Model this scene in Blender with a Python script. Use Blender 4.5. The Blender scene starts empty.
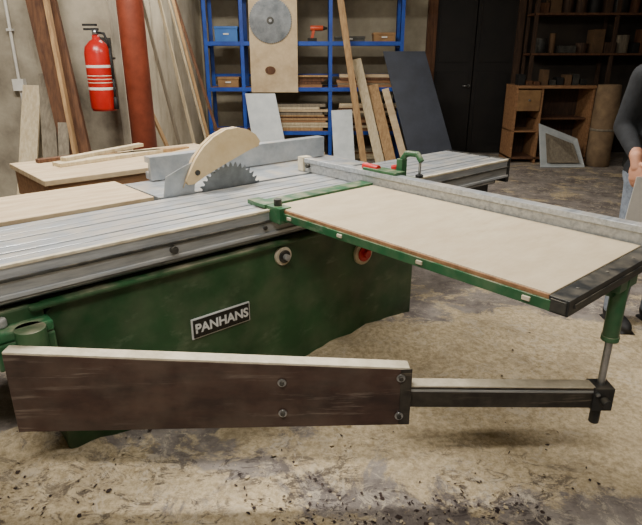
import bpy, bmesh, math, random
from mathutils import Vector, Matrix, noise
random.seed(7)
S=bpy.context.scene
ROT=math.radians(41.3)
CU,SU=math.cos(ROT),math.sin(ROT)
def W(u,v,z=0): return (CU*u-SU*v, SU*u+CU*v, z)

# ---------------------------------------------------------------- materials
def lin(h):
    h=h.lstrip('#'); o=[]
    for i in (0,2,4):
        c=int(h[i:i+2],16)/255
        o.append(c/12.92 if c<=.04045 else ((c+.055)/1.055)**2.4)
    return (*o,1)
def M(name,c1,c2=None,scale=6,rough=.6,metal=0,bump=0.0,stretch=(1,1,1),detail=6,dust=None,dust_amt=.5,contrast=(.35,.65),scratch=None,scr_s=(3,3,60),scr_t=(.6,.66),scr_a=.7):
    m=bpy.data.materials.new(name); m.use_nodes=True; nt=m.node_tree; N=nt.nodes; L=nt.links
    b=N['Principled BSDF']; b.inputs['Roughness'].default_value=rough; b.inputs['Metallic'].default_value=metal
    if c2 is None: c2=c1
    tc=N.new('ShaderNodeTexCoord'); mp=N.new('ShaderNodeMapping'); mp.inputs['Scale'].default_value=stretch
    L.new(tc.outputs['Object'],mp.inputs['Vector'])
    n=N.new('ShaderNodeTexNoise'); n.inputs['Scale'].default_value=scale; n.inputs['Detail'].default_value=detail; n.inputs['Roughness'].default_value=.65
    L.new(mp.outputs[0],n.inputs['Vector'])
    r=N.new('ShaderNodeValToRGB'); r.color_ramp.elements[0].position=contrast[0]; r.color_ramp.elements[1].position=contrast[1]
    r.color_ramp.elements[0].color=lin(c1); r.color_ramp.elements[1].color=lin(c2)
    L.new(n.outputs['Fac'],r.inputs['Fac'])
    out=r.outputs['Color']
    if scratch:
        mp2=N.new('ShaderNodeMapping'); mp2.inputs['Scale'].default_value=scr_s; mp2.inputs['Rotation'].default_value=(0,.03,0)
        L.new(tc.outputs['Object'],mp2.inputs['Vector'])
        n3=N.new('ShaderNodeTexNoise'); n3.inputs['Scale'].default_value=1; n3.inputs['Detail'].default_value=5; n3.inputs['Roughness'].default_value=.7; L.new(mp2.outputs[0],n3.inputs['Vector'])
        n4=N.new('ShaderNodeTexNoise'); n4.inputs['Scale'].default_value=3.5; n4.inputs['Detail'].default_value=3; L.new(tc.outputs['Object'],n4.inputs['Vector'])
        a=N.new('ShaderNodeMapRange'); a.inputs[1].default_value=scr_t[0]; a.inputs[2].default_value=scr_t[1]; L.new(n3.outputs['Fac'],a.inputs[0])
        c=N.new('ShaderNodeMapRange'); c.inputs[1].default_value=.42; c.inputs[2].default_value=.6; c.inputs[4].default_value=scr_a; L.new(n4.outputs['Fac'],c.inputs[0])
        mm=N.new('ShaderNodeMath'); mm.operation='MULTIPLY'; L.new(a.outputs[0],mm.inputs[0]); L.new(c.outputs[0],mm.inputs[1])
        mx=N.new('ShaderNodeMix'); mx.data_type='RGBA'; L.new(mm.outputs[0],mx.inputs['Factor']); L.new(out,mx.inputs['A']); mx.inputs['B'].default_value=lin(scratch); out=mx.outputs['Result']
    if dust:
        g=N.new('ShaderNodeNewGeometry'); sx=N.new('ShaderNodeSeparateXYZ'); L.new(g.outputs['Normal'],sx.inputs[0])
        n2=N.new('ShaderNodeTexNoise'); n2.inputs['Scale'].default_value=scale*2.3; n2.inputs['Detail'].default_value=8
        L.new(tc.outputs['Object'],n2.inputs['Vector'])
        mr=N.new('ShaderNodeMapRange'); mr.inputs[1].default_value=.4; mr.inputs[2].default_value=.65; L.new(n2.outputs['Fac'],mr.inputs[0])
        up=N.new('ShaderNodeMapRange'); up.inputs[1].default_value=.2; up.inputs[2].default_value=.9; up.inputs[3].default_value=.18; L.new(sx.outputs['Z'],up.inputs[0])
        mu=N.new('ShaderNodeMath'); mu.operation='MULTIPLY'; L.new(mr.outputs[0],mu.inputs[0]); L.new(up.outputs[0],mu.inputs[1])
        m3=N.new('ShaderNodeMath'); m3.operation='MULTIPLY'; m3.inputs[1].default_value=dust_amt; L.new(mu.outputs[0],m3.inputs[0])
        mx=N.new('ShaderNodeMix'); mx.data_type='RGBA'; L.new(m3.outputs[0],mx.inputs['Factor']); L.new(out,mx.inputs['A']); mx.inputs['B'].default_value=lin(dust)
        out=mx.outputs['Result']
        m4=N.new('ShaderNodeMath'); m4.operation='MULTIPLY_ADD'; m4.inputs[1].default_value=-metal; m4.inputs[2].default_value=metal
        L.new(m3.outputs[0],m4.inputs[0]); L.new(m4.outputs[0],b.inputs['Metallic'])
    L.new(out,b.inputs['Base Color'])
    if bump>0:
        bp=N.new('ShaderNodeBump'); bp.inputs['Strength'].default_value=bump; bp.inputs['Distance'].default_value=.01
        L.new(n.outputs['Fac'],bp.inputs['Height']); L.new(bp.outputs[0],b.inputs['Normal'])
    return m
def EM(name,col,st):
    m=bpy.data.materials.new(name); m.use_nodes=True; b=m.node_tree.nodes['Principled BSDF']
    b.inputs['Base Color'].default_value=lin(col); b.inputs['Emission Color'].default_value=lin(col); b.inputs['Emission Strength'].default_value=st
    return m
green=M('green_enamel','#1c4024','#2b5733',3,.42,0,.05,dust='#9a917c',dust_amt=.8,scratch='#71826a',scr_s=(7,7,14),scr_t=(.56,.70),scr_a=.5)
greenL=M('green_enamel_light','#235434','#2f6842',7,.4,0,.03,dust='#b0a58c',dust_amt=.55,scratch='#8b9484',scr_s=(12,12,20),scr_t=(.56,.68),scr_a=.65)
alu=M('brushed_aluminium','#9da3aa','#c6ccd1',4,.34,.45,.02,(1,14,14),dust='#bdb2a0',dust_amt=.65,scratch='#5f6062',scr_s=(2,50,50),scr_t=(.56,.70),scr_a=.6)
aluS=M('aluminium_face','#8b8f91','#b3b5b5',5,.42,.35,.02,(1,10,10),dust='#b6aa95',dust_amt=.5,scratch='#625c55',scr_s=(2,40,40),scr_t=(.56,.68),scr_a=.6)
castT=M('ground_steel_table','#939ba3','#b7bdc2',4,.33,.4,.02,(2,8,2),dust='#c6b9a2',dust_amt=.65)
steelD=M('dark_steel','#2b2c2b','#474845',8,.5,.4,.05,dust='#9a907e',dust_amt=.6,scratch='#77736b',scr_s=(4,20,60),scr_t=(.58,.68),scr_a=.6)
tubeB=M('tube_black','#24211e','#3a3630',8,.45,.2,.05,dust='#9a907e',dust_amt=.5,scratch='#857a68',scr_s=(3,20,70),scr_t=(.55,.66),scr_a=.7)
blackp=M('black_paint','#111314','#212426',8,.42,0,.03,dust='#8a8272',dust_amt=.35)
steel=M('bright_steel','#8a8d8f','#b9bbbd',10,.3,.9,.02)
bladeM=M('saw_blade_steel','#62676b','#8a8f92',6,.35,.7,.02)
brown=M('brown_arm_paint','#2c1e1b','#49332b',4,.46,0,.08,(1,1,3),dust='#8a7f70',dust_amt=.8,scratch='#94867a',scr_s=(2.6,2.6,40),scr_t=(.56,.68),scr_a=.6)
cream=M('dusty_board_edge','#bbb097','#ded4bd',14,.8,0,.1)
ply=M('plywood_pale','#b59d7c','#cfbb98',5,.7,0,.05,(1,6,1),detail=8)
plyT=M('crosscut_panel','#bba98a','#cdbfa2',6,.75,0,.04,(1,2.5,1),detail=12,contrast=(.3,.7),scratch='#a08c6c',scr_s=(7,20,5),scr_t=(.56,.74),scr_a=.45)
plyD=M('plywood_worn','#7d5a3c','#a37a55',5,.7,0,.08,(1,6,6),detail=8)
guardM=M('guard_beige','#c4ab82','#d3be98',8,.5,0,.03,scratch='#a08a68',scr_s=(15,15,25),scr_t=(.58,.7),scr_a=.5)
woodA=M('timber_tan','#8f6f4c','#b59468',5,.75,0,.1,(8,8,1))
woodB=M('timber_dark','#4a2f1f','#6d4a31',5,.8,0,.15,(8,8,1))
woodK=M('timber_smoked','#33241a','#4d3828',5,.8,0,.15,(8,8,1))
woodC=M('timber_pale','#b8a684','#d3c5a6',5,.75,0,.1,(8,8,1))
woodG=M('timber_grey','#6f6658','#8e8472',5,.8,0,.1,(8,8,1))
rust=M('red_oxide_pipe','#7a3622','#9a4a32',6,.55,0,.1)
blue=M('blue_shelf_paint','#143a90','#1f4fb0',6,.5,0,.03)
red=M('extinguisher_red','#a81812','#c4221a',5,.3,0,.0)
redK=M('red_plastic','#b01414','#cc2222',5,.4)
white=M('white_label','#d2d0c8','#e4e2da',10,.6)
rubber=M('black_rubber','#101010','#1b1b1b',10,.7)
panelG=M('grey_laminate','#2f3440','#3b414e',4,.5)
whiteP=M('white_laminate','#b4bcbf','#ccd2d3',5,.5)
wallL=M('concrete_plaster','#6f675a','#b9b09c',1.3,.9,0,.25,detail=12,contrast=(.32,.6),scratch='#4c443a',scr_s=(6,6,1.2),scr_t=(.56,.75),scr_a=.5)
wallR=M('plaster_return','#a0947e','#c9c0aa',1.8,.9,0,.2,detail=10,scratch='#6f6454',scr_s=(6,6,1.2),scr_t=(.56,.75),scr_a=.4)
wallB=M('back_wall_plaster','#857e6e','#b0a893',1.4,.9,0,.2,detail=10)
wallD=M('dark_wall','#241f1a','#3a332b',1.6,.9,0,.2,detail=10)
ceilM=M('ceiling_concrete','#77736a','#8d897f',2,.9)
doorM=M('black_door_paint','#0c0a0a','#1a1614',4,.6)
card=M('cardboard','#7d5f40','#9a7850',6,.8)
cardD=M('cardboard_old','#4c3a28','#6a5036',6,.8)
sackM=M('roll_paper','#6b5844','#8a7458',7,.85,0,.3)
jeans=M('grey_blue_denim','#6a7380','#8b95a3',40,.85,0,.15)
jacket=M('dark_jacket_cloth','#14161a','#1f2227',30,.85,0,.15)
skinM=M('skin','#b98468','#c99378',12,.55)
hairM=M('brown_hair','#2b1c12','#3c281a',40,.7,0,.3,(1,1,.3))
paper=M('white_paper','#dddddb','#ecebe8',6,.7)
plat=M('nameplate_black','#08090a','#0e0f10',8,.35)
letM=M('letter_white','#d6d8d6','#e4e5e3',8,.5)
tubeM=EM('fluorescent_tube_glow','#fff6e6',6)
blueB=M('blue_plastic','#2a5fa8','#3a72b8',5,.45)
orange=M('orange_plastic','#b0401c','#c44c24',5,.45)
chipD=M('chip_dark','#2a2021','#43352f',20,.9)
chipL=M('chip_pale','#b7a482','#d3c3a2',20,.9)

# ---------------------------------------------------------------- mesh builder
class MB:
    def __init__(s): s.bm=bmesh.new(); s.mats=[]
    def mi(s,m):
        if m not in s.mats: s.mats.append(m)
        return s.mats.index(m)
    def _tag(s,faces,m,smooth=False):
        i=s.mi(m)
        for f in faces: f.material_index=i; f.smooth=smooth
    def hexa(s,c,m):
        v=[s.bm.verts.new(p) for p in c]
        fs=[s.bm.faces.new([v[i] for i in q]) for q in ((3,2,1,0),(4,5,6,7),(0,1,5,4),(1,2,6,5),(2,3,7,6),(3,0,4,7))]
        s._tag(fs,m)
    def box(s,lo,hi,m):
        (a,b,c),(d,e,f)=lo,hi
        s.hexa([(a,b,c),(d,b,c),(d,e,c),(a,e,c),(a,b,f),(d,b,f),(d,e,f),(a,e,f)],m)
    def slab(s,q,th,m):
        q=[Vector(p) for p in q]; n=(q[1]-q[0]).cross(q[3]-q[0]).normalized()*th
        s.hexa([p for p in q]+[p+n for p in q],m)
    def beam(s,p0,p1,w,t,m,side=(0,1,0)):
        p0,p1=Vector(p0),Vector(p1); d=(p1-p0).normalized(); a=Vector(side); a=(a-d*a.dot(d)).normalized(); b=d.cross(a)
        A=a*w/2;B=b*t/2
        s.hexa([p0-A-B,p0+A-B,p0+A+B,p0-A+B,p1-A-B,p1+A-B,p1+A+B,p1-A+B],m)
    def cyl(s,p0,p1,r0,m,r1=None,seg=28,smooth=True):
        if r1 is None: r1=r0
        p0,p1=Vector(p0),Vector(p1); d=(p1-p0).normalized()
        a=d.orthogonal().normalized(); b=d.cross(a)
        V0=[];V1=[]
        for i in range(seg):
            t=2*math.pi*i/seg; o=a*math.cos(t)+b*math.sin(t)
            V0.append(s.bm.verts.new(p0+o*r0)); V1.append(s.bm.verts.new(p1+o*r1))
        fs=[s.bm.faces.new([V0[i],V0[(i+1)%seg],V1[(i+1)%seg],V1[i]]) for i in range(seg)]
        s._tag(fs,m,smooth)
        s._tag([s.bm.faces.new(V0[::-1]),s.bm.faces.new(V1)],m)
    def path(s,pts,r,m,seg=12):
        for i in range(len(pts)-1):
            s.cyl(pts[i],pts[i+1],r,m,seg=seg)
            if i: s.ball(pts[i],(r,r,r),m,10,8)
    def ball(s,c,r,m,us=24,vs=16,rot=None):
        mt=Matrix.Translation(c)
        if rot is not None: mt=mt@rot
        mt=mt@Matrix.Diagonal((*r,1))
        d=bmesh.ops.create_uvsphere(s.bm,u_segments=us,v_segments=vs,radius=1,matrix=mt)
        fs={f for v in d['verts'] for f in v.link_faces}; s._tag(fs,m,True)
    def prism(s,pts,plane,lo,hi,m):
        def P(a,b,c):
            return (a,c,b) if plane=='xz' else ((a,b,c) if plane=='xy' else (c,a,b))
        A=[s.bm.verts.new(P(a,b,lo)) for a,b in pts]; B=[s.bm.verts.new(P(a,b,hi)) for a,b in pts]; n=len(pts)
        fs=[s.bm.faces.new([A[i],A[(i+1)%n],B[(i+1)%n],B[i]]) for i in range(n)]
        fs+= [s.bm.faces.new(A[::-1]),s.bm.faces.new(B)]
        s._tag(fs,m)
    def lathe(s,c,prof,m,seg=28):
        rings=[]
        for r,h in prof:
            rings.append([s.bm.verts.new(Vector(c)+Vector((r*math.cos(2*math.pi*i/seg),r*math.sin(2*math.pi*i/seg),h))) for i in range(seg)])
        fs=[]
        for a,b in zip(rings,rings[1:]):
            for i in range(seg): fs.append(s.bm.faces.new([a[i],a[(i+1)%seg],b[(i+1)%seg],b[i]]))
        s._tag(fs,m,True)
        s._tag([s.bm.faces.new(rings[0][::-1]),s.bm.faces.new(rings[-1])],m)
    def obj(s,name,parent=None,rotz=0,bevel=0,loc=(0,0,0),recalc=True):
        if recalc: bmesh.ops.recalc_face_normals(s.bm,faces=s.bm.faces)
        xs=[v.co.copy() for v in s.bm.verts]
        c=Vector(((min(p.x for p in xs)+max(p.x for p in xs))/2,(min(p.y for p in xs)+max(p.y for p in xs))/2,min(p.z for p in xs)))
        for v in s.bm.verts: v.co-=c
        me=bpy.data.meshes.new(name); s.bm.to_mesh(me); s.bm.free()
        for m in s.mats: me.materials.append(m)
        o=bpy.data.objects.new(name,me); S.collection.objects.link(o)
        R=Matrix.Rotation(rotz,3,'Z')
        o.rotation_euler=(0,0,rotz); o.location=R@c+Vector(loc)
        if bevel:
            b=o.modifiers.new('bevel','BEVEL'); b.width=bevel; b.segments=2; b.limit_method='ANGLE'; b.angle_limit=math.radians(50)
        if parent: o.parent=parent
        return o
def empty(name):
    e=bpy.data.objects.new(name,None); S.collection.objects.link(e); return e

# ---------------------------------------------------------------- floor
def floor_h(x,y):
    h=0
    for cx,cy,sx,sy,a in ((.35,2.80,.7,.40,.06),(-1.12,1.84,.38,.20,.10),(1.3,2.9,.6,.5,.03),(-.5,2.3,.5,.25,.05)):
        h+=a*math.exp(-((x-cx)/sx)**2-((y-cy)/sy)**2)
    h*= .75+.6*noise.noise(Vector((x*5,y*5,0)))+.25*noise.noise(Vector((x*14,y*14,5)))
    return max(h,0) if h>.0015 else 0
bm=bmesh.new(); nx,ny=300,300
x0,x1,y0,y1=-6,6.1,-2.6,9.4
g=[[bm.verts.new((x0+(x1-x0)*i/nx, y0+(y1-y0)*j/ny, floor_h(x0+(x1-x0)*i/nx, y0+(y1-y0)*j/ny))) for i in range(nx+1)] for j in range(ny+1)]
for j in range(ny):
    for i in range(nx):
        f=bm.faces.new([g[j][i],g[j][i+1],g[j+1][i+1],g[j+1][i]]); f.smooth=True
me=bpy.data.meshes.new('floor'); bm.to_mesh(me); bm.free()
fl=bpy.data.objects.new('floor',me); S.collection.objects.link(fl)
m=bpy.data.materials.new('sawdusted_concrete'); m.use_nodes=True; nt=m.node_tree; N=nt.nodes; L=nt.links; b=N['Principled BSDF']; b.inputs['Roughness'].default_value=.8
tc=N.new('ShaderNodeTexCoord')
def nz(sc,det=8,ro=.65,dist=0,st=None):
    n=N.new('ShaderNodeTexNoise'); n.inputs['Scale'].default_value=sc; n.inputs['Detail'].default_value=det; n.inputs['Roughness'].default_value=ro; n.inputs['Distortion'].default_value=dist
    src=tc.outputs['Object']
    if st:
        mp=N.new('ShaderNodeMapping'); mp.inputs['Scale'].default_value=st; mp.inputs['Rotation'].default_value=(0,0,.35); L.new(src,mp.inputs['Vector']); src=mp.outputs[0]
    L.new(src,n.inputs['Vector']); return n.outputs['Fac']
def mr(s,a,b_,c=0,d=1):
    n=N.new('ShaderNodeMapRange'); n.inputs[1].default_value=a; n.inputs[2].default_value=b_; n.inputs[3].default_value=c; n.inputs[4].default_value=d; n.interpolation_type='SMOOTHSTEP'; L.new(s,n.inputs[0]); return n.outputs[0]
def mth(op,a,b_):
    n=N.new('ShaderNodeMath'); n.operation=op
    for i,k in enumerate((a,b_)):
        if isinstance(k,(int,float)): n.inputs[i].default_value=k
        else: L.new(k,n.inputs[i])
    return n.outputs[0]
def mix(f,a,b_):
    n=N.new('ShaderNodeMix'); n.data_type='RGBA'; L.new(f,n.inputs['Factor'])
    for k,s_ in (('A',a),('B',b_)):
        if isinstance(s_,tuple): n.inputs[k].default_value=s_
        else: L.new(s_,n.inputs[k])
    return n.outputs['Result']
def dist(cx,cy,sx,sy):
    mp=N.new('ShaderNodeMapping'); mp.inputs['Location'].default_value=(-cx/sx,-cy/sy,0); mp.inputs['Scale'].default_value=(1/sx,1/sy,0)
    L.new(tc.outputs['Object'],mp.inputs['Vector']); l=N.new('ShaderNodeVectorMath'); l.operation='LENGTH'; L.new(mp.outputs[0],l.inputs[0]); return l.outputs['Value']
base=mix(mr(nz(3.2,12,.75),.36,.62),lin('#655c58'),lin('#9c938b'))
big=nz(2.6,12,.75,.5)
bias=mth('MAXIMUM',mr(dist(1.0,2.35,1.8,.85),.3,1.1,.34,0),mr(dist(-.9,1.55,1.1,.45),.2,1.2,.16,0))
sd=mr(mth('ADD',big,bias),.52,.59)
fine=mr(nz(34,8,.8),.35,.65)
dustc=mix(fine,lin('#a3906f'),lin('#dccaa7'))
dustc=mix(mth('MULTIPLY',mr(nz(5,8,.7),.5,.62),.3),dustc,lin('#93836b'))
c1=mix(sd,base,dustc)
near=mr(dist(-.1,1.3,2.4,.72),.55,1.15,1,.0)
sp=mr(nz(7.5,14,.82,1.2,(1,1.9,1)),.515,.55)
sp2=mr(nz(2.2,8,.7),.38,.52)
dk=mth('MULTIPLY',mth('MULTIPLY',mth('MULTIPLY',sp,sp2),near),.8)
c2=mix(dk,c1,lin('#3b3233'))
lt=mth('MULTIPLY',mth('MULTIPLY',mr(nz(13,12,.85,.8),.53,.57),mr(nz(1.9,6),.38,.55)),.7)
c3=mix(lt,c2,lin('#d4c7b0'))
L.new(c3,b.inputs['Base Color'])
bp=N.new('ShaderNodeBump'); bp.inputs['Strength'].default_value=.6; bp.inputs['Distance'].default_value=.015; L.new(nz(22,10,.78),bp.inputs['Height']); L.new(bp.outputs[0],b.inputs['Normal'])
me.materials.append(m)
# loose chips
q=MB()
def flake(x,y,s,m):
    z=floor_h(x,y)+.002+random.random()*.004; a=random.random()*6.28; n=random.choice((4,5,6)); vs=[]
    el=random.uniform(.3,.9)
    for i in range(n):
        t=a+2*math.pi*i/n; r=s*random.uniform(.6,1.2)
        dx,dy=r*math.cos(t-a),el*r*math.sin(t-a)
        vs.append(q.bm.verts.new((x+dx*math.cos(a)-dy*math.sin(a),y+dx*math.sin(a)+dy*math.cos(a),z+random.uniform(0,.004))))
    f=q.bm.faces.new(vs); q._tag([f],m)
for cx,cy,sx,sy,n,md in ((-.15,1.25,.75,.22,900,.7),(.35,1.45,.5,.12,350,.75),(-.9,1.35,.4,.25,400,.45),(.9,1.35,.6,.3,250,.5),(1.1,2.2,.7,.4,300,.1),(-.2,2.0,.8,.2,250,.3)):
    for i in range(n):
        x=random.gauss(cx,sx);y=random.gauss(cy,sy)
        if noise.noise(Vector((x*3,y*3,9)))<-.08: continue
        flake(x,y,random.uniform(.003,.012),chipD if random.random()<md else chipL)
q.obj('wood_chips',parent=fl,recalc=False)

# ---------------------------------------------------------------- shell
def single(name,lo,hi,mt,bevel=0):
    q=MB(); q.box(lo,hi,mt); return q.obj(name,bevel=bevel)
ZC=3.9
single('wall_left',(-6,5.33,0),(-1.85,5.53,ZC),wallL)
single('wall_return',(-2.05,5.53,0),(-1.85,9.3,ZC),wallR)
q=MB(); q.box((-2.05,9.3,0),(1.7,9.5,ZC),wallB); q.box((1.7,9.3,0),(6.2,9.5,ZC),wallD); q.obj('wall_back')
single('wall_right',(6,-2.5,0),(6.2,9.3,ZC),wallD)
single('wall_west',(-6.2,-2.5,0),(-6,5.53,ZC),wallL)
single('wall_front',(-6.2,-2.7,0),(6.2,-2.5,ZC),wallB)
single('ceiling',(-6.2,-2.7,ZC),(6.2,9.5,ZC+.15),ceilM)

q=MB()
q.box((1.62,9.2,0),(1.76,9.295,2.9),woodB); q.box((2.98,9.2,0),(3.08,9.295,2.9),woodK); q.box((1.76,9.2,2.78),(2.98,9.295,2.9),woodB)
q.box((1.76,9.24,0.01),(2.36,9.29,2.78),doorM); q.box((2.38,9.24,0.01),(2.98,9.29,2.78),doorM)
for a in (1.82,2.44):
    q.box((a,9.225,.15),(a+.48,9.24,1.25),doorM); q.box((a,9.225,1.4),(a+.48,9.24,2.6),doorM)
q.cyl((2.32,9.2,1.05),(2.32,9.24,1.05),.02,steel); q.cyl((2.32,9.19,1.05),(2.22,9.19,1.05),.01,steel)
q.obj('door_1')

# ---------------------------------------------------------------- PANEL SAW
saw=empty('sliding_table_panel_saw')
q=MB()
prof=[(.45,.0),(2.49,.0),(2.49,.62),(2.45,.69),(.52,.69),(.45,.64)]
q.prism(prof,'xz',2.0,2.72,green)
q.box((.40,1.97,.668),(2.51,2.02,.69),green)
q.box((.50,2.72,0),(2.3,2.98,.80),green)
q.box((.30,1.99,.50),(.45,2.3,.69),green)
q.box((.18,1.93,.60),(.46,2.1,.64),greenL)
q.box((.27,1.93,.50),(.46,1.96,.60),greenL)
for u in (.23,.31): q.cyl((u,1.98,.64),(u,1.98,.675),.02,aluS,seg=6,smooth=False)
q.box((1.0,2.2,.69),(2.3,2.3,.72),steelD); q.box((.6,2.38,.69),(2.3,2.46,.72),steelD)
q.obj('cabinet_body',saw,ROT,.008)
q=MB()
def ring(c,r,m1,m2,m3):
    q.cyl((c[0],2.0,c[1]),(c[0],1.982,c[1]),r,m1,seg=32); q.cyl((c[0],1.982,c[1]),(c[0],1.972,c[1]),r*.70,m2,seg=24); q.cyl((c[0],1.972,c[1]),(c[0],1.95,c[1]),r*.34,m3,seg=16)
ring((1.51,.612),.045,cream,steelD,aluS); ring((2.05,.502),.064,cream,redK,redK)
q.obj('adjustment_knobs',saw,ROT,.002)
q=MB(); q.box((1.01,1.992,.34),(1.31,2.0,.435),letM); q.box((1.016,1.988,.346),(1.304,1.993,.429),plat); q.cyl((1.028,1.990,.387),(1.028,1.985,.387),.004,steel,seg=10); q.cyl((1.292,1.990,.387),(1.292,1.985,.387),.004,steel,seg=10)
q.obj('nameplate',saw,ROT,.001)
tcu=bpy.data.curves.new('nm','FONT'); tcu.body='PANHANS'; tcu.size=.060; tcu.extrude=.0015; tcu.offset=.0014; tcu.align_x='CENTER'; tcu.align_y='CENTER'
to=bpy.data.objects.new('tmp',tcu); S.collection.objects.link(to)
bpy.context.view_layer.update()
tm=bpy.data.meshes.new_from_object(to.evaluated_get(bpy.context.evaluated_depsgraph_get())); bpy.data.objects.remove(to)
tm.materials.clear(); tm.materials.append(letM)
lt_=bpy.data.objects.new('nameplate_lettering',tm); S.collection.objects.link(lt_); lt_.location=W(1.16,1.9865,.387); lt_.rotation_euler=(math.pi/2,0,ROT); lt_.parent=saw
# sliding carriage
q=MB()
U0,U1=-.9,3.40
strips=[(1.98,2.055),(2.062,2.11),(2.124,2.19),(2.197,2.27),(2.284,2.34),(2.347,2.42),(2.427,2.485)]
for a,b_ in strips: q.box((U0,a,.80),(U1,b_,.85),alu)
q.box((U0,1.99,.775),(U1,2.48,.834),steelD)
q.box((U0,1.975,.842),(U1,1.995,.854),cream)
q.box((U0,1.98,.745),(U1,2.01,.80),aluS); q.box((U0,1.97,.735),(U1,2.02,.75),alu); q.box((U0,1.972,.795),(U1,1.99,.806),steelD)
q.box((U0,2.03,.69),(U1-.05,2.09,.745),blackp)
q.box((U0,2.09,.69),(U1-.05,2.40,.74),steelD)
q.cyl((U0,2.02,.715),(U1-.1,2.02,.715),.014,steel,seg=16)
q.box((U1-.01,1.975,.70),(U1+.02,2.485,.855),blackp)
q.box((U1-.35,2.05,.60),(U1-.1,2.4,.69),blackp); q.box((U1-.6,2.1,.64),(U1-.35,2.35,.69),greenL)
q.cyl((.95,1.975,.775),(.95,1.955,.775),.016,steelD,seg=16); q.cyl((1.4,1.975,.775),(1.4,1.965,.775),.01,steelD,seg=12)
q.obj('sliding_carriage',saw,ROT,.002)
q=MB()
q.box((1.17,2.515,.80),(2.62,2.93,.85),castT); q.box((1.17,2.515,.845),(2.62,2.53,.852),aluS)
q.box((1.4,2.55,.69),(2.4,2.9,.80),green)
q.box((1.17,2.93,.79),(2.62,3.0,.835),aluS); q.cyl((.9,3.03,.80),(2.65,3.03,.80),.02,steel)
q.obj('fixed_table_top',saw,ROT,.003)
q=MB()
q.box((1.30,2.88,.855),(2.56,2.91,.985),castT); q.box((1.30,2.91,.86),(2.56,2.95,.90),alu); q.box((1.30,2.91,.95),(2.56,2.95,.985),alu)
q.box((1.75,2.92,.855),(2.0,3.08,.93),greenL); q.cyl((1.87,3.0,.93),(1.87,3.0,.97),.02,rubber)
q.obj('rip_fence',saw,ROT,.003)
q=MB(); T=40; R_=.205; pts=[]
cu,cz=1.56,.775
for i in range(T):
    t=2*math.pi*i/T
    for dt,r in ((0,R_-.020),(.3,R_-.022),(.55,R_-.006),(.8,R_)):
        a=t+dt*2*math.pi/T; pts.append((cu+r*math.cos(a),cz+r*math.sin(a)))
q.prism(pts,'xz',2.4985,2.5015,bladeM)
q.cyl((cu,2.494,cz),(cu,2.506,cz),.05,steel)
q.obj('circular_saw_blade',saw,ROT)
q=MB()
q.prism([(1.17,.80),(1.345,.80),(1.35,.88),(1.37,.94),(1.42,.985),(1.40,1.02),(1.30,.99),(1.20,.95)],'xz',2.4975,2.5025,castT)
q.obj('riving_knife',saw,ROT)
q=MB()
top=[(1.295,.920),(1.32,.965),(1.36,1.025),(1.41,1.08),(1.47,1.122),(1.54,1.150),(1.61,1.155),(1.67,1.14),(1.72,1.11),(1.745,1.075)]
bot=[(1.735,1.05),(1.68,1.035),(1.61,1.01),(1.54,.985),(1.46,.955),(1.39,.925),(1.34,.90),(1.305,.90)]
q.prism(top+bot,'xz',2.475,2.495,guardM); q.prism(top+bot,'xz',2.505,2.525,guardM)
q.prism([(a,b_-.012) for a,b_ in top]+[(a-.01,b_-.035) for a,b_ in top[::-1]],'xz',2.49,2.51,guardM)
q.cyl((1.36,2.47,.955),(1.36,2.535,.955),.014,steelD,seg=16)
q.obj('blade_guard',saw,ROT,.006)
# crosscut table
q=MB()
zt=.85; UE=1.445
q.box((UE,.66,.815),(UE+.04,2.03,zt-.002),greenL)
q.box((2.08,.66,.815),(2.13,2.03,zt-.002),greenL)
for v in (1.0,1.45,1.9): q.box((UE+.04,v,.815),(2.08,v+.04,.835),greenL)
q.box((UE-.015,1.90,.80),(UE+.05,2.15,.87),greenL); q.box((UE-.025,2.0,.856),(2.2,2.09,.872),greenL)
q.cyl((UE+.02,1.96,.87),(UE+.02,1.96,.90),.018,steelD)
q.box((UE+.005,.608,.812),(2.36,.668,.861),blackp)
q.box((UE+.001,.614,.818),(UE+.006,.662,.855),steelD)
q.box((UE+.04,.604,.828),(2.30,.609,.842),steelD)
for u in (1.56,1.76,1.96,2.16): q.cyl((u,.638,.861),(u,.638,.864),.005,steelD,seg=10)
q.obj('crosscut_table_frame',saw,ROT,.004)
q=MB(); q.box((UE+.015,.670,zt),(2.11,1.99,zt+.014),plyT); q.box((UE+.008,.670,zt-.004),(UE+.0155,1.99,zt+.011),plyD)
for v in (.72,1.12,1.52,1.84): q.box((UE-.006,v,zt-.024),(UE+.012,v+.026,zt-.010),cream)
q.obj('crosscut_table_panel',saw,ROT,.002)
q=MB()
q.box((2.12,.20,.852),(2.165,2.60,.925),aluS); q.box((2.115,.20,.905),(2.17,2.60,.93),alu); q.box((2.165,.20,.856),(2.20,2.60,.875),alu)
q.box((2.108,2.56,.853),(2.175,2.61,.935),cream); q.cyl((2.14,2.52,.89),(2.10,2.52,.89),.012,steelD,seg=12)
q.obj('crosscut_fence',saw,ROT,.002)
q=MB()
q.box((2.18,1.86,.853),(2.30,1.98,.90),greenL); q.box((2.205,1.88,.90),(2.245,1.92,1.0),greenL)
q.path([(2.225,1.90,.99),(2.225,1.87,1.03),(2.225,1.80,1.035),(2.225,1.77,1.0)],.015,greenL)
q.cyl((2.225,1.94,.90),(2.225,1.94,.96),.024,redK); q.cyl((2.15,1.99,.945),(2.15,2.10,.945),.018,redK); q.box((2.12,1.85,.93),(2.20,2.08,.945),greenL)
q.cyl((2.225,1.78,.93),(2.225,1.78,1.01),.007,steel); q.cyl((2.225,1.78,.92),(2.225,1.78,.935),.02,rubber)
q.obj('fence_stop_clamp',saw,ROT,.003)
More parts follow.
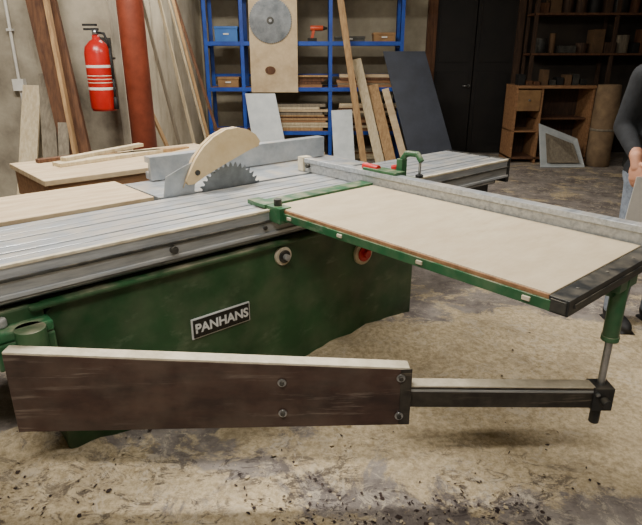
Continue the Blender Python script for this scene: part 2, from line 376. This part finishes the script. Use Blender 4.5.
# swing arm
q=MB()
A0=Vector((-1.03,1.59,0)); A1=Vector((.298,1.632,0)); d=(A1-A0).normalized(); nb=Vector((-d.y,d.x,0)); LB=(A1-A0).length
def quadbox(p0,p1,z0a,z1a,z0b,z1b,th,m,off=0):
    o0=p0+nb*off;o1=p1+nb*off
    c=[(o0,z0a),(o1,z0b),(o1+nb*th,z0b),(o0+nb*th,z0a),(o0,z1a),(o1,z1b),(o1+nb*th,z1b),(o0+nb*th,z1a)]
    q.hexa([(p.x,p.y,z) for p,z in c],m)
quadbox(A0,A1,.295,.595,.295,.512,.012,brown)
quadbox(A0,A1,.30,.590,.30,.507,.045,brown,.012)
quadbox(A0,A1,.591,.602,.508,.519,.05,cream,.002)
quadbox(A0+d*(LB-.03),A1+d*.008,.297,.516,.297,.517,.003,tubeB,-.003)
for s_,z in ((.90,.475),(.90,.355),(LB-.03,.485),(LB-.03,.335)):
    p=A0+d*s_-nb*.003; q.cyl((p.x,p.y,z),(p.x,p.y-.005,z),.015,steel,seg=16); q.cyl((p.x,p.y-.004,z),(p.x,p.y-.012,z),.009,steelD,seg=6,smooth=False)
p=A0+d*.05; q.cyl((p.x,p.y+.10,.28),(p.x,p.y+.10,.64),.05,green)
q.obj('swing_arm_board',saw,0,.003)
C=Vector(W(1.89,.637))
q=MB()
E0=A1+nb*.03-d*.25; E1=Vector((C.x-.02,C.y,0))
q.beam((E0.x,E0.y,.41),(E1.x,E1.y,.355),.05,.080,tubeB,side=(0,1,0))
mid=E0.lerp(E1,.27); f=.27
q.beam((mid.x,mid.y,.41-.055*f+.043),(E1.x-.01,E1.y,.355+.043),.05,.006,cream,side=(0,1,0))
q.beam((mid.x,mid.y-.027,.41-.055*f+.028),(E1.x-.01,E1.y-.027,.355+.028),.004,.01,aluS,side=(0,1,0))
q.box((C.x-.036,C.y-.036,.31),(C.x+.036,C.y+.036,.40),blackp)
q.cyl((C.x,C.y-.04,.355),(C.x,C.y-.07,.355),.016,blackp); q.cyl((C.x-.025,C.y-.036,.38),(C.x-.025,C.y-.046,.38),.008,steel,seg=6,smooth=False)
q.obj('telescopic_tube',saw,0,.004)
q=MB()
q.cyl((C.x,C.y,.265),(C.x,C.y,.62),.013,steel); q.cyl((C.x,C.y,.24),(C.x,C.y,.30),.018,blackp)
q.cyl((C.x,C.y,.585),(C.x,C.y,.812),.027,greenL); q.cyl((C.x,C.y,.575),(C.x,C.y,.595),.03,greenL)
q.obj('support_column',saw,0,.003)
q=MB(); q.box((1.70,.668,.775),(2.2,.74,.812),greenL); q.box((1.82,.612,.775),(1.96,.74,.812),greenL); q.prism([(1.68,.812),(1.87,.812),(1.87,.74)],'xz',.64,.66,greenL); q.obj('column_bracket',saw,ROT,.003)
# side table is bolted to the machine
q=MB()
q.box((.15,2.54,.835),(1.15,3.02,.855),ply); q.box((.17,2.56,.76),(1.13,2.585,.835),plyD); q.box((.17,2.98,.76),(1.13,3.0,.835),plyD)
for v in (2.6,2.92): q.box((.2,v,0),(.25,v+.05,.835),woodB)
q.box((1.08,2.985,.0),(1.13,3.03,.835),woodB)
q.obj('plywood_side_table',saw,ROT,.003)

# ---------------------------------------------------------------- outfeed table
q=MB()
q.box((.82,3.12,.855),(2.08,3.80,.885),ply)
q.box((.84,3.14,.70),(2.06,3.165,.855),plyD); q.box((.84,3.165,.70),(.865,3.78,.855),plyD); q.box((2.04,3.165,.70),(2.06,3.78,.855),plyD); q.box((.84,3.755,.70),(2.06,3.78,.855),plyD)
for u in (.87,1.97):
    for v in (3.17,3.69): q.box((u,v,0),(u+.06,v+.06,.85),woodB)
q.box((.87,3.17,.25),(2.03,3.75,.27),plyD)
q.obj('plywood_outfeed_table',rotz=ROT,bevel=.003)
q=MB()
for a,v,z,w,l,r,mt in ((1.0,3.5,.886,.10,.7,.1,woodC),(1.1,3.62,.886,.06,.8,-.05,woodA),(1.05,3.52,.909,.05,.6,.25,woodC),(.95,3.7,.886,.05,.5,.02,woodB),(1.5,3.3,.886,.08,.4,.15,ply)):
    q.beam((a,v,z+.011),(a+l,v+r,z+.011),w,.022,mt,side=(0,1,0))
q.obj('wood_offcuts',rotz=ROT,bevel=.002)

# ---------------------------------------------------------------- left wall things
q=MB(); q.cyl((-1.60,5.14,0),(-1.60,5.14,ZC-.005),.108,rust,seg=36)
for z in (.02,2.9): q.cyl((-1.60,5.14,z),(-1.60,5.14,z+.05),.135,rust)
q.obj('rust_red_column')
q=MB()
c=(-1.86,4.98,0)
k=1.10; z0=1.05
def Z(z): return z0+(z-1.06)*k
q.lathe(c,[(.04,Z(1.06)),(.096,Z(1.065)),(.108,Z(1.09)),(.108,Z(1.48)),(.096,Z(1.53)),(.055,Z(1.57)),(.03,Z(1.585)),(.03,Z(1.61))],red,36)
q.cyl((c[0],c[1],Z(1.61)),(c[0],c[1],Z(1.65)),.024,steel); q.box((c[0]-.09,c[1]-.012,Z(1.645)),(c[0]+.03,c[1]+.012,Z(1.66)),rubber); q.box((c[0]-.095,c[1]-.012,Z(1.675)),(c[0]+.02,c[1]+.012,Z(1.69)),rubber)
q.path([(c[0]+.02,c[1]-.01,Z(1.63)),(c[0]+.09,c[1]-.05,Z(1.62)),(c[0]+.125,c[1]-.06,Z(1.52)),(c[0]+.125,c[1]-.06,Z(1.3)),(c[0]+.12,c[1]-.05,Z(1.15))],.010,rubber)
q.cyl((c[0]+.12,c[1]-.05,Z(1.17)),(c[0]+.12,c[1]-.05,Z(1.08)),.014,rubber,.022)
q.box((c[0]-.03,c[1]+.09,Z(1.2)),(c[0]+.0,5.325,Z(1.6)),steelD); q.box((c[0]-.11,c[1],Z(1.44)),(c[0]+.11,c[1]+.1,Z(1.455)),steelD)
for z,h in ((1.22,.018),(1.27,.005),(1.295,.005),(1.32,.005),(1.38,.018)):
    q.lathe(c,[(.1082,Z(z)),(.1088,Z(z)+.002),(.1088,Z(z+h)),(.1082,Z(z+h)+.002)],white if h>.01 else cream,36)
q.obj('fire_extinguisher')
def lean(name,boards,bev=.003):
    q=MB()
    for p0,p1,w,t,mt,sd in boards: q.beam(p0,p1,w,t,mt,sd)
    return q.obj(name,bevel=bev)
lean('timber_slab',[((-2.02,4.80,.02),(-2.46,5.22,3.0),.24,.05,woodB,(1,0,0))])
lean('timber_board',[((-2.0,4.66,.0),(-2.27,5.0,2.9),.03,.06,woodA,(1,0,0))])
lean('timber_board',[((-2.35,4.72,0),(-2.42,5.2,1.35),.13,.025,woodG,(1,0,0))])
lean('timber_board',[((-2.62,4.72,0),(-2.56,5.2,1.25),.16,.025,woodC,(1,0,0))])
lean('timber_board',[((-2.15,4.50,0),(-2.22,5.0,1.15),.09,.02,woodG,(1,0,0))])
lean('wooden_lath_bundle',[((-1.30,6.25,0),(-1.80,6.3,2.9),.03,.03,woodC,(0,1,0)),((-1.22,6.6,0),(-1.80,6.6,2.9),.03,.02,woodC,(0,1,0)),((-1.25,6.85,0),(-1.80,7.1,2.6),.03,.03,woodA,(0,1,0)),((-1.42,6.1,0),(-1.80,5.95,2.4),.03,.03,woodG,(0,1,0)),((-1.38,5.9,0),(-1.79,5.8,1.2),.09,.02,woodA,(0,1,0)),((-1.15,7.2,0),(-1.80,7.5,2.2),.05,.03,woodB,(0,1,0))])
q=MB(); q.cyl((-2.72,5.30,0),(-2.72,5.30,ZC-.005),.014,white,seg=12); q.box((-2.77,5.27,1.2),(-2.67,5.325,1.3),white)
for z in (.6,1.7,2.4): q.box((-2.745,5.28,z),(-2.695,5.325,z+.02),white)
q.obj('electrical_conduit')

# ---------------------------------------------------------------- shelving
q=MB()
px=[-1.63,-1.12,.13,1.14]
for x in px:
    for y in (8.5,8.95):
        q.box((x-.03,y-.02,0),(x-.022,y+.02,2.9),blue); q.box((x-.03,y-.02,0),(x+.03,y-.012,2.9),blue)
    for z in (.4,1.0,1.6,2.4): q.box((x-.02,8.5,z),(x-.012,8.95,z+.03),blue)
for z in (.42,1.04,1.66,2.45):
    q.box((-1.63,8.475,z-.03),(1.14,8.485,z+.025),blue); q.box((-1.63,8.96,z-.03),(1.14,8.975,z+.035),blue)
    q.box((-1.62,8.49,z),(1.13,8.96,z+.02),plyD)
q.box((-1.63,8.95,1.2),(1.14,8.965,1.24),blue)
q.obj('blue_steel_shelving_unit')
q=MB()
for zb,n in ((.442,11),(1.062,5),(.0,6)):
    for c0 in (-.75,.22):
        z=zb
        for k_ in range(n):
            h=random.uniform(.02,.045); l=random.uniform(.7,.92); yy=8.525+random.uniform(0,.04); xo=c0+random.uniform(0,.06)
            q.box((xo,yy,z),(xo+l,yy+random.uniform(.2,.36),z+h*.92),random.choice([woodA,woodC,woodB,woodG,ply,plyD])); z+=h
            if z>zb+.52: break
q.obj('stacked_wood_offcuts',bevel=.002)
def crate(name,lo,hi,mt,lid=None):
    q=MB(); q.box(lo,hi,mt); (a,b_,c),(d_,e,f)=lo,hi
    q.box((a-.008,b_-.008,f-.03),(d_+.008,e+.008,f+.004),lid or mt); q.box(((a+d_)/2-.04,b_-.012,(c+f)/2-.01),((a+d_)/2+.04,b_-.004,(c+f)/2+.012),white)
    return q.obj(name,bevel=.006)
crate('plastic_storage_bin',(-1.50,8.52,1.682),(-1.18,8.85,1.88),blueB)
crate('cardboard_box',(.75,8.55,1.682),(1.05,8.85,1.80),card,card)
crate('metal_tool_case',(.2,8.53,1.682),(.62,8.8,1.75),steelD)
crate('cardboard_box',(-1.5,8.55,1.062),(-1.2,8.85,1.2),card)
q=MB()
q.cyl((-.15,8.58,1.86),(.03,8.58,1.86),.035,orange,.035); q.cyl((.03,8.58,1.86),(.09,8.58,1.86),.028,rubber,.014); q.beam((-.10,8.58,1.85),(-.13,8.58,1.72),.035,.04,orange,(0,1,0)); q.box((-.19,8.54,1.682),(-.06,8.62,1.73),rubber)
q.obj('cordless_drill',bevel=.003)
q=MB()
q.box((-1.0,8.42,1.0),(-.33,8.44,2.5),ply)
q.box((-.78,8.44,2.35),(-.74,8.47,2.5),steelD); q.box((-.6,8.44,2.35),(-.56,8.47,2.5),steelD)
pts=[]
for i in range(60):
    t=2*math.pi*i/60
    for dt,r in ((0,.285),(.7,.30)): 
        a=t+dt*2*math.pi/60; pts.append((-.70+r*math.cos(a),1.95+r*math.sin(a)))
q.prism(pts,'xz',8.405,8.412,bladeM); q.cyl((-.70,8.40,1.95),(-.70,8.42,1.95),.05,steelD); q.cyl((-.70,8.39,1.95),(-.70,8.42,1.95),.02,steel)
pts=[(-.72+.075*math.cos(t*.2618),1.30+.055*math.sin(t*.2618)) for t in range(24)]
q.prism(pts,'xz',8.412,8.419,woodB)
q.obj('saw_blade_storage_board')
q=MB(); q.slab([(-.92,8.0,0),(-.44,8.0,0),(-.66,8.4,.98),(-1.09,8.4,.98)],.018,whiteP); q.obj('leaning_white_panel',bevel=.002)
q=MB(); q.slab([(1.30,8.05,0),(1.95,8.05,0),(1.46,8.42,1.55),(.87,8.42,1.55)],.02,panelG); q.obj('leaning_grey_panel',bevel=.002)
lean('leaning_plank',[((.62,7.95,0),(.15,8.42,2.9),.09,.03,woodA,(1,0,0))])
lean('leaning_plank',[((.86,8.0,0),(.50,8.43,1.45),.13,.025,woodC,(1,0,0))])
lean('leaning_plank',[((1.02,7.98,0),(.74,8.43,1.1),.15,.025,woodA,(1,0,0))])
lean('leaning_plank',[((1.22,7.95,0),(.92,8.40,1.05),.10,.02,ply,(1,0,0))])
lean('leaning_plank',[((.34,7.95,0),(.30,8.43,.75),.3,.02,whiteP,(1,0,0))])

# ---------------------------------------------------------------- right background
q=MB()
x0_,x1_,ya,yb=2.78,3.9,8.3,8.8
q.box((x0_,ya-.03,1.06),(x1_,yb,1.10),plyD)
for x in (x0_,x0_+.36,x1_-.03): q.box((x,ya,.0),(x+.03,yb,1.06),plyD)
q.box((x0_,yb-.02,0),(x1_,yb,1.06),woodK)
q.box((x0_,ya,.06),(x1_,yb,.09),woodB); q.box((x0_+.36,ya+.1,.62),(x1_,yb,.645),woodB); q.box((x0_,ya,.45),(x0_+.36,yb,.47),plyD)
q.box((x0_+.03,ya-.01,.75),(x0_+.35,ya+.01,1.04),card); q.cyl((x0_+.19,ya-.03,.9),(x0_+.19,ya-.01,.9),.015,steel)
q.obj('wooden_cabinet',bevel=.003)
q=MB()
for i in range(9):
    x=2.82+i*.11; h=random.uniform(.05,.22); q.box((x,8.38,1.101),(x+.09,8.38+random.uniform(.1,.3),1.10+h),random.choice([cardD,woodA,woodG,steelD,rubber,woodB]))
q.obj('assorted_workshop_supplies',bevel=.004)
q=MB()
q.box((3.12,8.85,1.50),(5.6,9.28,1.53),woodB); q.box((3.12,8.85,2.05),(5.6,9.28,2.08),woodB)
for x in (3.12,4.3,5.5):
    q.box((x,8.87,0),(x+.05,8.92,2.7),woodK)
    q.box((x,9.22,0),(x+.05,9.27,2.7),woodK)
q.obj('wooden_storage_rack',bevel=.003)
q=MB()
for zb in (1.532,2.082):
    x=3.2
    while x<5.3:
        w=random.uniform(.08,.26); h=random.uniform(.08,.36)
        mt=random.choice([cardD,woodK,steelD,woodB,woodG,rubber,steelD,rubber])
        if random.random()<.4: q.cyl((x+w/2,9.06,zb),(x+w/2,9.06,zb+h),w*.45,mt)
        else: q.box((x,8.95,zb),(x+w,9.17,zb+h),mt)
        x+=w+.02
q.obj('stored_tins_and_boxes',bevel=.004)
q=MB()
q.slab([(3.12,7.95,0),(3.75,7.95,0),(3.72,8.26,.36),(3.12,8.22,.58)],.02,whiteP)
q.slab([(3.20,7.93,.07),(3.66,7.93,.07),(3.63,8.16,.30),(3.20,8.13,.46)],.012,woodG)
q.obj('leaning_framed_board',bevel=.003)
q=MB(); q.lathe((4.0,8.12,0),[(.15,0),(.165,.01),(.16,.3),(.165,.7),(.16,1.0),(.15,1.12),(.12,1.12),(.11,1.08)],sackM,24); q.cyl((4.0,8.12,.5),(4.0,8.12,.53),.168,woodG)
q.obj('paper_roll')
# bandsaw in the gloom
q=MB()
bx=.08
q.box((4.25+bx,7.55,0),(4.95+bx,8.05,.62),steelD); q.box((4.13+bx,7.45,.80),(4.95+bx,8.1,.86),aluS); q.box((4.35+bx,7.7,.62),(4.6+bx,7.9,.80),steelD)
q.box((4.82+bx,7.7,.62),(5.02+bx,7.95,1.75),steelD)
q.cyl((4.6+bx,7.65,1.95),(4.6+bx,7.95,1.95),.36,steelD,seg=40); q.cyl((4.6+bx,7.62,1.95),(4.6+bx,7.65,1.95),.06,steel); q.box((4.28+bx,7.73,.86),(4.30+bx,7.8,1.95),steel); q.box((4.22+bx,7.68,1.2),(4.36+bx,7.85,1.6),steelD)
q.obj('bandsaw',bevel=.01)
q=MB()
q.box((5.35,7.5,.45),(5.8,8.3,.49),woodA)
for x in (5.37,5.73):
    for y in (7.52,8.23): q.box((x,y,0),(x+.05,y+.05,.45),woodB)
q.obj('wooden_bench',bevel=.004)

# ---------------------------------------------------------------- person
def remesh(q,name,vox,smooth=6,parent=None):
    o=q.obj(name)
    r=o.modifiers.new('r','REMESH'); r.mode='VOXEL'; r.voxel_size=vox
    s=o.modifiers.new('s','SMOOTH'); s.factor=.5; s.iterations=smooth
    bpy.context.view_layer.update()
    me=bpy.data.meshes.new_from_object(o.evaluated_get(bpy.context.evaluated_depsgraph_get()))
    o.modifiers.clear(); o.data=me
    for p in me.polygons: p.use_smooth=True
    if parent: o.parent=parent
    return o
def limb(q,pts,m):
    for (p,r),(p2,r2) in zip(pts,pts[1:]):
        q.cyl(p,p2,r,m,r2,seg=20); q.ball(p,(r,)*3,m,16,12); q.ball(p2,(r2,)*3,m,16,12)
man=empty('standing_man')
X,Y=1.85,3.02
def B(x,y,z): return (X+x,Y+y,z)
q=MB()
q.ball(B(0,0,.96),(.165,.115,.14),jacket); q.ball(B(0,-.01,1.12),(.16,.12,.16),jacket); q.ball(B(0,0,1.28),(.18,.125,.17),jacket); q.ball(B(0,.01,1.41),(.165,.09,.075),jacket)
limb(q,[(B(0,.01,1.44),.065),(B(0,-.01,1.57),.055)],jacket)
for s_ in (-1,1):
    limb(q,[(B(s_*.09,0,.90),.098),(B(s_*.105,-.015,.50),.072),(B(s_*.11,.01,.10),.058)],jacket)
    q.ball(B(s_*.1,.05,.9),(.08,.08,.1),jacket)
limb(q,[(B(-.185,.01,1.40),.066),(B(-.225,.05,1.14),.054),(B(-.235,-.12,1.03),.038),(B(-.24,-.155,1.0),.030)],jacket)
limb(q,[(B(.185,.01,1.40),.066),(B(.245,.04,1.12),.052),(B(.25,-.06,.90),.036),(B(.25,-.075,.865),.03)],jacket)
body=remesh(q,'clothed_body',.014,5,man)
me=body.data; me.materials.clear()
for mm in (jacket,jeans,skinM): me.materials.append(mm)
for p in me.polygons:
    c=p.center+body.location
    x,y,z=c.x-X,c.y-Y,c.z
    i=0
    if z<.90 and abs(x)<.215: i=1
    if z>1.50 : i=2
    if x<-.20 and y<-.135 and z<1.06: i=2
    if x>.21 and z<.885: i=2
    p.material_index=i
def hand(name,wp,dirv,side,palmn):
    q=MB(); wp=Vector(wp); d=Vector(dirv).normalized(); n=Vector(palmn); n=(n-d*n.dot(d)).normalized(); sd=d.cross(n)*side
    rot=Matrix((sd,d,n)).transposed().to_4x4()
    q.ball(wp+d*.05,(.040,.052,.017),skinM,20,14,rot)
    q.ball(wp+d*.075,(.042,.025,.014),skinM,20,14,rot)
    limb(q,[(wp-d*.03,.029),(wp+d*.03,.025)],skinM)
    for k_,(o,L_) in enumerate(((.030,.072),(.010,.080),(-.011,.074),(-.030,.058))):
        p=wp+d*.082+sd*o; dd=(d+sd*o*1.5).normalized(); pts=[(p,.0098)]
        ang=.25+.08*k_
        for j,f in enumerate((.45,.32,.23)):
            a=ang*(j+1); v=dd*math.cos(a)+n*math.sin(a); p=p+v*L_*f; pts.append((p.copy(),.0094-.0009*j))
        limb(q,pts,skinM)
    p=wp+d*.022+sd*.030; limb(q,[(p,.015),(p+(sd*.6+d*.7+n*.2).normalized()*.036,.0125),(p+(sd*.55+d*.85+n*.4).normalized()*.064,.010),(p+(sd*.4+d*.95+n*.55).normalized()*.088,.0085)],skinM)
    o=remesh(q,name,.0035,3,man); return o
hand('right_hand',B(-.243,-.165,.99),(-.02,-.35,-.85),1,(.85,.5,0))
hand('left_hand',B(.25,-.08,.85),(0,-.2,-.95),-1,(-.9,.3,0))
q=MB()
H=Vector(B(0,-.02,1.66))
q.ball(H+Vector((0,.01,.03)),(.077,.096,.1),skinM); q.ball(H+Vector((0,-.03,-.045)),(.058,.062,.062),skinM); q.ball(H+Vector((0,-.07,-.085)),(.025,.02,.018),skinM)
q.beam(H+Vector((0,-.084,.03)),H+Vector((0,-.108,-.018)),.016,.02,skinM,(1,0,0)); q.ball(H+Vector((0,-.105,-.02)),(.016,.014,.012),skinM)
q.ball(H+Vector((0,-.088,-.052)),(.024,.01,.006),skinM); q.ball(H+Vector((0,-.086,-.062)),(.02,.01,.006),skinM)
q.ball(H+Vector((0,-.08,.04)),(.05,.014,.008),skinM)
for s_ in (-1,1): q.ball(H+Vector((s_*.08,.01,0)),(.01,.018,.03),skinM); q.ball(H+Vector((s_*.035,-.066,-.02)),(.025,.02,.02),skinM)
limb(q,[(H+Vector((0,.02,-.12)),.052),(H+Vector((0,.01,-.04)),.056)],skinM)
remesh(q,'head',.005,3,man)
q=MB()
for s_ in (-1,1): q.ball(H+Vector((s_*.03,-.078,.012)),(.012,.012,.009),white,12,10); q.ball(H+Vector((s_*.03,-.089,.012)),(.005,.003,.005),rubber,10,8)
q.obj('eyes',man)
q=MB(); q.ball(H+Vector((0,.022,.05)),(.084,.098,.09),hairM); q.ball(H+Vector((0,.06,-.0)),(.074,.055,.075),hairM); q.ball(H+Vector((0,-.05,.095)),(.06,.04,.03),hairM)
remesh(q,'hair',.007,2,man)
q=MB()
for s_ in (-1,1):
    q.ball(B(s_*.115,-.06,.045),(.05,.14,.045),rubber); q.ball(B(s_*.11,.02,.07),(.05,.06,.06),rubber); q.box((X+s_*.113-.045,Y-.19,.002),(X+s_*.113+.045,Y+.08,.022),rubber)
remesh(q,'work_shoes',.008,3,man)
q=MB()
P0=Vector(B(-.262,-.235,.93))
q.slab([P0+Vector((-.03,-.01,-.26)),P0+Vector((.15,.01,-.26)),P0+Vector((.17,.01,.0)),P0+Vector((-.01,-.01,0))],.002,paper)
q.obj('paper_sheet',man)

# ---------------------------------------------------------------- lights
def lamp(x,y,l,pw):
    q=MB(); z=3.45
    q.box((x-l/2,y-.09,z),(x+l/2,y+.09,z+.06),white)
    for o in (-.045,.045): q.cyl((x-l/2+.03,y+o,z-.02),(x+l/2-.03,y+o,z-.02),.014,tubeM,seg=12)
    for e in (-l/2+.02,l/2-.02): q.box((x+e-.015,y-.07,z-.04),(x+e+.015,y+.07,z),white)
    for e in (-l/3,l/3): q.cyl((x+e,y,z+.06),(x+e,y,ZC-.005),.006,steel,seg=8)
    q.obj('fluorescent_light_fixture')
    li=bpy.data.lights.new('fluorescent_glow','AREA'); li.shape='RECTANGLE'; li.size=l; li.size_y=.3; li.energy=pw; li.color=(1,.945,.86)
    o=bpy.data.objects.new('fluorescent_lamp_light',li); S.collection.objects.link(o); o.location=(x,y,z-.06)
lamp(-1.6,3.0,1.5,165)
lamp(.9,3.0,1.5,72)
lamp(-.9,6.4,1.5,100)
lamp(-.4,-.2,1.5,100)
lamp(4.3,3.4,1.5,7)
w=bpy.data.worlds.new('World'); S.world=w; w.use_nodes=True; w.node_tree.nodes['Background'].inputs[0].default_value=(.6,.65,.7,1); w.node_tree.nodes['Background'].inputs[1].default_value=.3

cam=bpy.data.cameras.new('camera'); cam.sensor_width=36; cam.lens=31.4; cam.clip_start=.05
co=bpy.data.objects.new('camera',cam); S.collection.objects.link(co); co.location=(0,0,1.5); co.rotation_euler=(math.radians(90-20.3),0,0); S.camera=co
